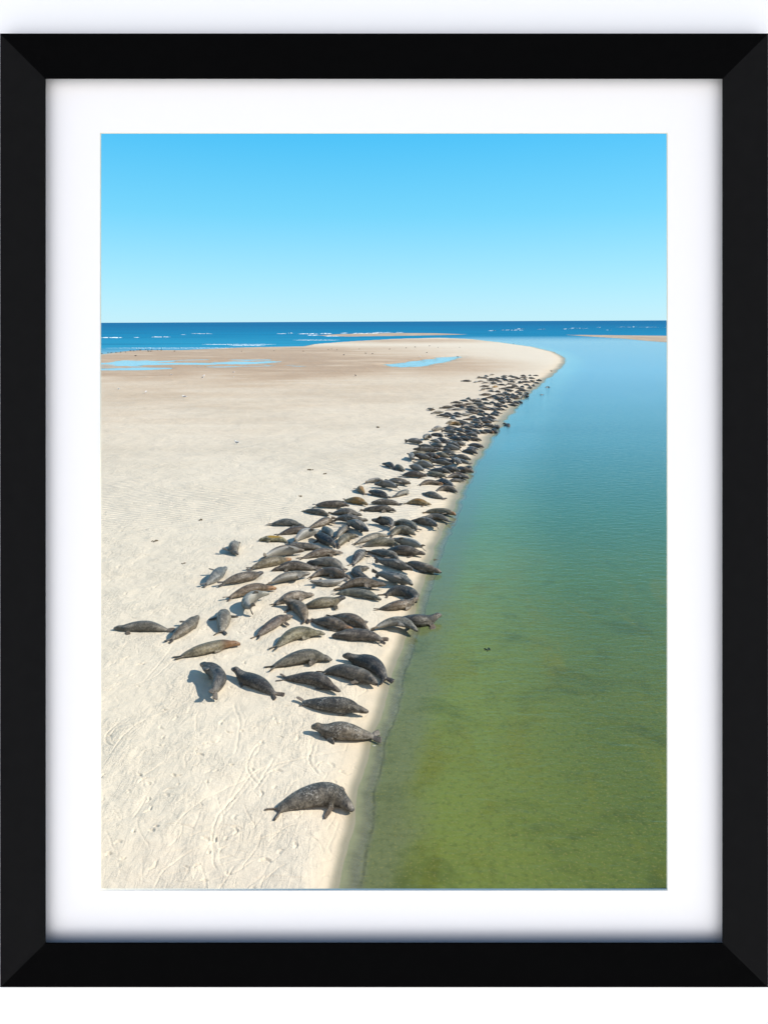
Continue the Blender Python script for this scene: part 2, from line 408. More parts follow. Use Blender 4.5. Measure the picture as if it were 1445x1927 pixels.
geo = t.node('ShaderNodeNewGeometry')
cosv = t.math('ABSOLUTE', t.node('ShaderNodeVectorMath', {0: wnorm, 1: geo.outputs['Incoming']}, operation='DOT_PRODUCT').outputs['Value'])
fres = t.math('MULTIPLY_ADD', t.math('POWER', t.math('SUBTRACT', 1.0, cosv, clamp=True), 5.0), .72, .015)
fres = t.math('MULTIPLY', fres, t.math('SUBTRACT', 1.0, t.math('MULTIPLY', op, .93)))
fres = t.math('MULTIPLY', fres, t.math('MULTIPLY_ADD', t.step(dep, 0.0, .05), .8, .2))
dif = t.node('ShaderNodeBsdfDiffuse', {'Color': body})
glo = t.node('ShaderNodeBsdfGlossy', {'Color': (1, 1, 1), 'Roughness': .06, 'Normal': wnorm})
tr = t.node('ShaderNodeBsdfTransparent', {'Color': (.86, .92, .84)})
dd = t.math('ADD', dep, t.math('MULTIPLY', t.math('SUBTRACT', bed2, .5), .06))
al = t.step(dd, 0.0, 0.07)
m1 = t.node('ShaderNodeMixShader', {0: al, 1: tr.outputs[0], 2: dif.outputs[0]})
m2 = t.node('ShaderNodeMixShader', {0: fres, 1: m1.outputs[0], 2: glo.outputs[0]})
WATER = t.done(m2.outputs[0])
wsd = np.where(SD > 0, SD, 0)
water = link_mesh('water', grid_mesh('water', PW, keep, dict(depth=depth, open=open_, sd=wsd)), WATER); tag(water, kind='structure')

# breaking waves out at sea: low broken ridges of foam, one mass nobody could count
t = NT('foam')
f = t.noise(t.pos(), .8, 5)
FOAM = t.done(t.principled(Base_Color=t.mix(f, (.50, .60, .64), (.80, .83, .84)), Roughness=.8).outputs[0])
bm = bmesh.new()
def breaker(x0, x1, py, h, depth_):
    n = max(4, int((x1 - x0) / 2.2))
    prev = None
    for i in range(n + 1):
        f_ = i / n; gx, gy = ground(x0 + (x1 - x0) * f_, py + random.uniform(-.25, .25)); gx, gy = float(gx), float(gy)
        e = min(1, 5 * f_, 5 * (1 - f_)) * random.choice([.55, .7, .85, 1, 1]); hh = h * e * random.uniform(.5, 1.2) + .02; dp = depth_ * (.2 + e)
        ring = [bm.verts.new((gx, gy - dp, -.05)), bm.verts.new((gx, gy - dp * .5, hh * .8)), bm.verts.new((gx, gy, hh)), bm.verts.new((gx, gy + dp, -.05))]
        if prev:
            for k in range(3): bm.faces.new((prev[k], ring[k], ring[k + 1], prev[k + 1]))
        prev = ring
for x0, x1, py, h in ((189, 232, 635.5, .8), (252, 262, 635, .5), (285, 322, 634, .7), (360, 400, 628, .5), (520, 540, 628, .6), (542, 552, 627, .9), (560, 600, 628.5, 1.0), (577, 600, 631, .8),
                      (602, 625, 628, 1.1), (640, 655, 627, .8), (660, 720, 627.5, .9), (700, 740, 626, .8), (551, 640, 640, .35), (380, 520, 648, .25), (430, 500, 650.5, .25), (610, 640, 633, .7), (917, 935, 622.5, 1.1), (940, 985, 621.5, 1.3),
                      (965, 990, 619, .8), (1010, 1028, 619.5, .8), (1055, 1075, 619, .7), (1070, 1106, 618, .9), (1122, 1130, 616, .7), (1140, 1150, 621, .6), (1157, 1200, 615.5, .8), (1200, 1240, 615.8, .7), (1245, 1275, 616, .6), (745, 760, 626, .8), (340, 350, 630, .4), (200, 520, 655, .12)):
    breaker(x0, x1, py + random.uniform(-.2, .2), h * .6, 1.8 + h)
foam = from_bm('breaking_waves', bm, FOAM, smooth=True); tag(foam, 'white surf breaking in broken lines on the blue sea', 'surf', kind='stuff')

# ------------------------------------------------------------------ the picture frame and the wall it hangs on
D = 17.5                                              # distance of the mount board from the eye
S = D / F                                             # metres per photo pixel on that plane
frame = empty('picture_frame')
fm = Matrix((right, -back, up)).transposed().to_4x4(); fm.translation = Vector((0, D, H))
frame.matrix_world = fm
tag(frame, 'wide black mitred picture frame with a white mount around the seal beach', 'picture frame')
def fx(px): return (px - 722.5) * S
def fz(py): return (HORIZON - py) * S
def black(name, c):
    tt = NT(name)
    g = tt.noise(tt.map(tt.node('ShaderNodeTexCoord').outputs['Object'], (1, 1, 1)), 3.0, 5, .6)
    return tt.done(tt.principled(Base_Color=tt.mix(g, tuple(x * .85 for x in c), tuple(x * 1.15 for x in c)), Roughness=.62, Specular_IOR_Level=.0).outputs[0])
BLK_H = black('black_paint_shaded', (.0030, .0030, .0031)); BLK_V = black('black_paint_lit', (.0095, .0095, .0097))  # same black; light on the uprights is put into a paler colour
L_, R_, T_, B_ = -0.5, 1446.0, 62.0, 1860.0            # outer edge of the frame
IL, IR, IT, IB = 86.0, 1359.0, 148.0, 1775.0          # sight edge of the frame
WL, WR, WT, WB = 189.5, 1255.0, 250.5, 1675.0         # opening of the mount
PROUD = 0.27
def rail(corners_out, corners_in, corners_back, mat):
    bm = bmesh.new()
    o0, o1 = corners_out; i0, i1 = corners_in; b0, b1 = corners_back
    def ring(p, y): return bm.verts.new((fx(p[0]), y, fz(p[1])))
    sec = []
    for o, i, b_ in ((o0, i0, b0), (o1, i1, b1)):
        sec.append([ring(o, 0.0), ring(o, -PROUD + .03), ring((o[0] + (i[0] - o[0]) * .03, o[1] + (i[1] - o[1]) * .03), -PROUD), ring((o[0] + (i[0] - o[0]) * .98, o[1] + (i[1] - o[1]) * .98), -PROUD), ring(i, -PROUD + .02), ring(b_, 0.0)])
    for k in range(6): bm.faces.new((sec[0][k], sec[0][(k + 1) % 6], sec[1][(k + 1) % 6], sec[1][k]))
    bm.faces.new(sec[0]); bm.faces.new(list(reversed(sec[1])))
    return from_bm('rail', bm, mat, frame)
# the sight edge of the front face lies nearer the eye, so step it in to keep the seen edge
def nearpt(px, py):
    k = (D - PROUD) / D
    return (722.5 + (px - 722.5) * k, HORIZON + (py - HORIZON) * k)
o_tl, o_tr, o_bl, o_br = nearpt(L_, T_), nearpt(R_, T_), nearpt(L_, B_), nearpt(R_, B_)
i_tl, i_tr, i_bl, i_br = nearpt(IL, IT), nearpt(IR, IT), nearpt(IL, IB), nearpt(IR, IB)
q = 8
b_tl, b_tr, b_bl, b_br = (IL - q, IT - q), (IR + q, IT - q), (IL - q, IB + q), (IR + q, IB + q)
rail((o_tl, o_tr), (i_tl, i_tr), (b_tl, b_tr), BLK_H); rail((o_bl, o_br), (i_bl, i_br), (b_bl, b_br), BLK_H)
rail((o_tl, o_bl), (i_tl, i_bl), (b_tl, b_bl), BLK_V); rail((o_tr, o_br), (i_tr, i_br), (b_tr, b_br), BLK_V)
def plate(name, outer, inner, y0, y1, mat, parent, bevel=0.0):
    """board with a rectangular opening; the opening may flare"""
    bm = bmesh.new()
    def rect(r, y): return [bm.verts.new((fx(a), y, fz(b))) for a, b in ((r[0], r[1]), (r[2], r[1]), (r[2], r[3]), (r[0], r[3]))]
    of, ib = rect(outer, y0), rect(inner, y0); ob, ibb = rect(outer, y1), rect((inner[0] + bevel, inner[1] + bevel, inner[2] - bevel, inner[3] - bevel), y1)
    for k in range(4):
        j = (k + 1) % 4
        bm.faces.new((of[k], of[j], ib[j], ib[k])); bm.faces.new((ob[k], ob[j], ibb[j], ibb[k]))
        bm.faces.new((of[k], of[j], ob[j], ob[k])); bm.faces.new((ib[k], ib[j], ibb[j], ibb[k]))
    return from_bm(name, bm, mat, parent)
MOUNT = plain('mount_board', (.93, .92, .925), .9, .05, .006, 30)
BEV = plain('mount_core', (.86, .80, .66), .9, .05)
mount = plate('mount', (IL - 60, IT - 60, IR + 60, IB + 60), (WL - .8, WT - .8, WR + .8, WB + .6), -.012, .05, MOUNT, frame)
plate('bevel', (WL - .8, WT - .8, WR + .8, WB + .6), (WL, WT, WR, WB), -.004, .046, BEV, mount)

WALLM = plain('white_wall', (.95, .95, .95), .9, .05)
wall = plate('wall', (-4200, -1600, 5600, 2300), (IL - 40, IT - 40, IR + 40, IB + 40), .06, .22, WALLM, None)
wall.matrix_world = fm
tag(wall, 'plain white wall behind the black picture frame', 'wall')
bm = bmesh.new()
vv = [bm.verts.new(v) for v in ((-70, -110, -7.2), (70, -110, -7.2), (70, 17.5, -7.2), (-70, 17.5, -7.2))]
bm.faces.new(vv)
floor = from_bm('floor', bm, plain('bounce_floor', (.80, .79, .76), .85, .2, .03, .6)); tag(floor, kind='structure')  # unseen, added to bounce sunlight up onto the mount and wall

# ------------------------------------------------------------------ seals
def proto(voxel, fl, fr, spread, name):
    """grey seal at rest, one metre long: x from nose (0) to hind flippers (1); fl / fr: how far each fore flipper is out"""
    bm = bmesh.new()
    prof = [(0.000, .016, .013, .048), (0.012, .031, .027, .048), (0.035, .040, .036, .052), (.060, .049, .048, .060), (.085, .056, .054, .066), (.110, .060, .057, .068), (.145, .067, .062, .069),
            (.19, .088, .076, .079), (.25, .110, .092, .092), (.33, .126, .102, .102), (.42, .132, .106, .105), (.52, .130, .104, .103), (.61, .121, .096, .096), (.70, .104, .082, .083),
            (.77, .085, .067, .068), (.83, .066, .053, .054), (.87, .050, .041, .043), (.905, .030, .027, .031)]
    M = 20; rings = []
    for s, w, h, c in prof:
        r = []
        for k in range(M):
            a = 2 * math.pi * k / M; ca, sa = math.cos(a), math.sin(a)
            zz = c + h * sa * (1.0 if sa > 0 else .96)
            yy_ = w * (abs(ca) ** .85) * (1 if ca > 0 else -1) * (1 + (.10 if sa < 0 else 0))
            r.append(bm.verts.new((s, yy_, max(zz, .004))))
        rings.append(r)
    for a, b in zip(rings, rings[1:]):
        for k in range(M): bm.faces.new((a[k], a[(k + 1) % M], b[(k + 1) % M], b[k]))
    bm.faces.new(rings[0]); bm.faces.new(rings[-1])
    th = max(.011, voxel * .85)
    def lobe(path, widths, flat):
        """paddle: swept ellipse, wide along 'flat'"""
        rr = []
        P_ = [Vector(q) for q in path]
        for i, q in enumerate(P_):
            d = (P_[min(i + 1, len(P_) - 1)] - P_[max(i - 1, 0)]).normalized()
            f_ = Vector(flat); f_ = (f_ - d * f_.dot(d)).normalized(); n_ = d.cross(f_)
            rr.append([bm.verts.new(q + f_ * math.cos(2 * math.pi * k / 10) * widths[i] + n_ * math.sin(2 * math.pi * k / 10) * th) for k in range(10)])
        for a, b in zip(rr, rr[1:]):
            for k in range(10): bm.faces.new((a[k], a[(k + 1) % 10], b[(k + 1) % 10], b[k]))
        bm.faces.new(rr[0]); bm.faces.new(rr[-1])
    for sgn, out in ((1, fl), (-1, fr)):
        x0, y0 = .26, sgn * .085
        dx, dy = .17 * (1 - .75 * out), sgn * (.035 + .150 * out)
        lobe([(x0, y0, .045), (x0 + dx * .35, y0 + sgn * .02 + dy * .40, .030), (x0 + dx * .75, y0 + sgn * .02 + dy * .8, .022), (x0 + dx, y0 + sgn * .02 + dy, .018)],
             [.036, .046, .048, .030], (1, 0, .15 if out > .5 else .8))
    for sgn in (1, -1):
        lobe([(.86, sgn * .012, .038), (.90, sgn * (.024 + .02 * spread), .034), (.95, sgn * (.030 + .055 * spread), .03), (1.005, sgn * (.034 + .085 * spread), .026)],
             [.028, .038, .050, .046], (0, .85, .5))
    bmesh.ops.recalc_face_normals(bm, faces=bm.faces)
    me = bpy.data.meshes.new(name); bm.to_mesh(me); bm.free()
    o = bpy.data.objects.new('seal_form', me); C.objects.link(o)
    r_ = o.modifiers.new('r', 'REMESH'); r_.mode = 'VOXEL'; r_.voxel_size = voxel
    s_ = o.modifiers.new('s', 'SMOOTH'); s_.factor = .5; s_.iterations = 3
    dg = bpy.context.evaluated_depsgraph_get()
    out = bpy.data.meshes.new_from_object(o.evaluated_get(dg)); out.name = 'seal'
    bpy.data.objects.remove(o); bpy.data.meshes.remove(me)
    n = len(out.vertices); co = np.empty(n * 3, np.float32); out.vertices.foreach_get('co', co); co = co.reshape(-1, 3)
    at = out.attributes.new('rest', 'FLOAT_VECTOR', 'POINT'); at.data.foreach_set('vector', co.reshape(-1))
    x, y, z = co.T
    paint = np.zeros(n)
    for e in (1, -1): paint = np.maximum(paint, 1 - smooth(np.sqrt((x - .072) ** 2 + (y - e * .040) ** 2 + (z - .088) ** 2), .008, .016))
    paint = np.maximum(paint, 1 - smooth(x, .003, .014))
    at = out.attributes.new('paint', 'FLOAT', 'POINT'); at.data.foreach_set('value', paint.astype(np.float32))
    ycl = np.abs(y); body_w = np.interp(x, [p_[0] for p_ in prof], [p_[1] for p_ in prof])
    flip = np.maximum(smooth(x, .87, .92), smooth(ycl - body_w, .012, .03) * (x < .6))
    at = out.attributes.new('flip', 'FLOAT', 'POINT'); at.data.foreach_set('value', flip.astype(np.float32))
    out.shade_smooth()
    return out, co.astype(float)

PROTO_HI = [proto(.0105, a, b, s, 'p') for a, b, s in ((0.05, .1, .35), (.9, .1, .6), (.1, .9, .3), (.35, .35, .9), (1, 1, .9))]
PROTO_LO = [proto(.022, a, b, s, 'p') for a, b, s in ((0.05, .1, .4), (.7, .1, .6), (.1, .7, .3))]

t = NT('seal_fur')
rest = t.attr('rest', 'Vector'); oi = t.node('ShaderNodeObjectInfo')
base = oi.outputs['Color']; rnd = oi.outputs['Random']; spots = oi.outputs['Alpha']
shift = t.node('ShaderNodeVectorMath', {0: rest, 1: t.node('ShaderNodeCombineXYZ', {0: t.math('MULTIPLY', rnd, 37.0), 1: t.math('MULTIPLY', rnd, 11.0), 2: 0.0}).outputs[0]}, operation='ADD').outputs[0]
r3 = t.node('ShaderNodeSeparateXYZ', {0: rest})
hgt = t.math('DIVIDE', r3.outputs[2], .23)
belly = t.mix(.55, base, (.17, .155, .13)); darkb = t.mix(.60, base, (.009, .008, .007))
c0 = t.mix(t.step(hgt, .62, .18), base, belly)
c0 = t.mix(t.math('MULTIPLY', t.step(hgt, .6, .95), .65), c0, darkb)
mot = t.noise(shift, 11, 6, .72, .6); fine = t.noise(t.map(shift, (1.6, 1, 1)), 30, 5, .8, .3)
c1 = t.mix(t.math('MULTIPLY', t.step(mot, .47, .54), .9), c0, darkb)
c1 = t.mix(t.math('MULTIPLY', t.step(mot, .47, .36), .65), c1, t.mix(.45, base, (.30, .26, .20)))
c1 = t.mix(t.math('MULTIPLY', t.step(fine, .52, .62), .55), c1, t.mix(.45, base, (.30, .27, .22)))
c1 = t.mix(t.math('MULTIPLY', t.step(fine, .46, .38), .75), c1, darkb)
sn = t.noise(t.map(shift, (1, 1.3, 1.3)), 34, 4, .75, .6)
spot = t.math('MULTIPLY', t.math('MULTIPLY', t.step(sn, .52, .60), t.step(t.noise(shift, 6, 3), .42, .58)), spots)
c1 = t.mix(t.math('MULTIPLY', spot, .8), c1, (.34, .32, .28))
face = t.step(r3.outputs[0], .14, .04)
tint = t.attr('tint', 'Color'); tw = t.attr('tintw')
c1 = t.mix(t.math('MULTIPLY', face, .35), c1, t.mix(.5, base, (.14, .11, .08)))
c1 = t.mix(tw, c1, tint)
c1 = t.mix(t.math('MULTIPLY', t.attr('flip'), .6), c1, t.mix(t.math('MULTIPLY', rnd, .8), (.030, .026, .022), (.19, .13, .085)))
c1 = t.mix(t.attr('paint'), c1, (.006, .005, .005))
wr = t.node('ShaderNodeTexWave', {'Vector': t.map(rest, (1, .25, .25)), 'Scale': 22.0, 'Distortion': 3.0, 'Detail': 2.0}).outputs['Fac']
wrz = t.math('MULTIPLY', t.math('MULTIPLY', t.step(r3.outputs[0], .12, .17), t.step(r3.outputs[0], .40, .24)), .8)
hh = t.math('ADD', t.math('MULTIPLY', wr, wrz), t.math('MULTIPLY', fine, .5))
nb = t.bump(t.math('ADD', hh, t.math('MULTIPLY', mot, .8)), .8, .045)
FUR = t.done(t.principled(Base_Color=c1, Roughness=.46, Specular_IOR_Level=.45, Normal=nb).outputs[0])

COL = dict(bk=(.0200, .0170, .0155), dk=(.056, .046, .035), db=(.066, .044, .027), br=(.112, .074, .042), gb=(.112, .087, .058), gr=(.130, .118, .090), ol=(.135, .113, .064),
           sl=(.084, .092, .090), si=(.24, .23, .205), wh=(.31, .29, .25), tn=(.21, .14, .075), go=(.23, .14, .036), ye=(.25, .205, .105))
FLIP_CHOICE = {'p': (0, 1, 2, 3, 1, 2), 's': (0, 3), 'b': (4,), 'u': (3, 1, 2), 'c': (4,)}
seal_count = 0
def zland(x, y):
    """height of the sand at a point"""
    i = int(np.clip(np.searchsorted(-rows, -(HR + F * H / y)), 1, len(rows) - 1))
    k = int(np.clip(np.searchsorted(cols, x * F / y + 722.5), 1, len(cols) - 1))
    return float(Z[i, k])
def seal(head, mid, tail, color, pose, flags, label, group=None, lo=False, sink=0.0, cat='seal', name='seal'):
    global seal_count
    seal_count += 1
    y0 = float(ground(mid[0], mid[1])[1])
    zl = 0.16 if not lo else .18
    a = np.array(ground(*head, zl * .8)); b = np.array(ground(*mid, zl)); c = np.array(ground(*tail, .10))
    ch_ = np.hypot(*(a - c))
    if ch_ > (2.3 if mid[1] < 1000 else 2.9):                                      # low view: the depth of a slanting seal is uncertain, its width is not
        dx_ = abs(a[0] - c[0]); lim = 2.25 if mid[1] < 1000 else 2.75; want = math.sqrt(max(lim ** 2 - dx_ ** 2, .25)); k_ = min(1.0, want / max(abs(a[1] - c[1]), 1e-6))
        yc_ = (a[1] + c[1]) / 2; a[1] = yc_ + (a[1] - yc_) * k_; c[1] = yc_ + (c[1] - yc_) * k_; b[1] = yc_ + (b[1] - yc_) * (min(k_, .5) if mid[1] < 1000 else k_)
    ctrl = 2 * b - .5 * (a + c)
    tt_ = np.linspace(0, 1, 60)[:, None]
    Q = (1 - tt_) ** 2 * a + 2 * tt_ * (1 - tt_) * ctrl + tt_ ** 2 * c
    seg = np.r_[0, np.cumsum(np.linalg.norm(np.diff(Q, axis=0), axis=1))]
    L = seg[-1]
    Lc = min(max(L, 1.45), 2.5)
    if lo: Lc = min(max(L * 1.2, 2.05), 2.5)
    if not lo: Lc *= 1.06
    if True or L > 2.7 or L < 1.3:                             # keep a seal's true length; foreshortened ends are uncertain
        mcen = Q[30]; Q = mcen + (Q - mcen) * (Lc / L); seg = seg * (Lc / L); L = Lc
    fat = (.80 if lo else .95) * min(max(L, 1.55), 2.3) * (1.12 if seal_count == 1 else random.uniform(.86, 1.08)) * (1.06 if pose in 'sb' else 1.0)
    ch = FLIP_CHOICE[pose]
    protos = PROTO_LO if lo else PROTO_HI
    me0, co = protos[random.choice(ch) if not lo else random.randrange(3)]
    me = me0.copy()
    x, y, z = co.T.copy()
    roll = {'p': random.gauss(0, .34), 'u': 0, 'c': 0, 's': random.choice([1, 1, -1]) * random.uniform(.9, 1.35), 'b': math.pi - .15}[pose]
    if lo and pose == 'p': roll = random.choice([0, 0, .2, -.2, .7, 1.1, -1.0])
    if roll:
        # turn the body about its own long axis; belly side towards the camera for the ones on their side
        if pose == 's':
            dirx = (c - a); roll = abs(roll) * (1 if dirx[0] < 0 else -1)
        cz = .10
        y, z = y * math.cos(roll) - (z - cz) * math.sin(roll), cz + y * math.sin(roll) + (z - cz) * math.cos(roll)
        z = z - np.percentile(z, 3); z = np.where(z < .03, .03 - (.03 - z) * .25, z)
    if pose == 'u':
        k = smooth(.27 - x, 0, .20); z = z + .085 * k; 
    hump = .012 * np.sin(x * 9 + random.uniform(0, 6))
    ang = random.gauss(0, .25)                         # head turned a little
    k = smooth(.24 - x, 0, .20); y = y + k * ang * .16
    y = y + random.gauss(0, .028) * np.sin(x * 6.28 + random.uniform(0, 6))
    s = np.clip(x, -.01, 1.01) * L
    cx = np.interp(s, seg, Q[:, 0]); cy = np.interp(s, seg, Q[:, 1])
    tx = np.gradient(Q[:, 0], seg); ty = np.gradient(Q[:, 1], seg); nl = np.hypot(tx, ty); tx /= nl; ty /= nl
    dx = np.interp(s, seg, tx); dy = np.interp(s, seg, ty); nn = np.hypot(dx, dy); dx /= nn; dy /= nn
    org = Q[30]
    zb = max(zland(org[0], org[1]), -.10) - .015
    co2 = np.stack([cx - dy * y * fat - org[0], cy + dx * y * fat - org[1], np.maximum(z + hump * (z > .05), .0) * fat * .98 - sink], -1)
    me.vertices.foreach_set('co', co2.reshape(-1).astype(np.float32))
    rx, ry, rz = co.T
    tw = np.zeros(len(rx)); tc = (0, 0, 0)
    if 'tf' in flags: tw = 1 - smooth(rx, .06, .20); tc = (.23, .115, .045)
    if 'rf' in flags: tw = .9 * (1 - smooth(rx, .16, .34)); tc = (.17, .085, .035)
    if 'dh' in flags: tw = .85 * (1 - smooth(rx, .13, .20)); tc = (.018, .018, .022)
    if 'wf' in flags: tw = .8 * (1 - smooth(rx, .03, .09)); tc = (.26, .25, .23)
    if 'wb' in flags: tw = .85 * (1 - smooth(rz, .07, .13)) * smooth(rx, .12, .2); tc = (.27, .26, .235)
    if color == 'ye': tw = smooth(rz, .13, .18) * (1 - smooth(np.abs(rx - .55), .18, .34)); tc = (.27, .16, .012)
    if color == 'go': tw = .6 * smooth(rz, .12, .19); tc = (.24, .12, .02)
    if (pose in 'sb' or abs(roll) > .45) and not tw.any(): tw = (.14 if color in ('bk', 'dk', 'db') else .45) * (1 - smooth(rz, .06, .14)) * smooth(rx, .1, .2); tc = (.22, .215, .20)
    at = me.attributes.new('tintw', 'FLOAT', 'POINT'); at.data.foreach_set('value', tw.astype(np.float32))
    at = me.attributes.new('tint', 'FLOAT_COLOR', 'POINT'); at.data.foreach_set('color', np.tile((*tc, 1), (len(rx), 1)).astype(np.float32).reshape(-1))
    me.update()
    me.shade_smooth()
    o = link_mesh(name, me, FUR)
    o.location = (org[0], org[1], zb)
    j = random.uniform(.78, 1.32)
    cc = COL[color]
    o.color = (cc[0] * j * random.uniform(.95, 1.07), cc[1] * j, cc[2] * j * random.uniform(.93, 1.06), 1.0 if 'sp' in flags else random.choice([0, .2, .45, .7]))
    tag(o, label, cat, group)
    return o

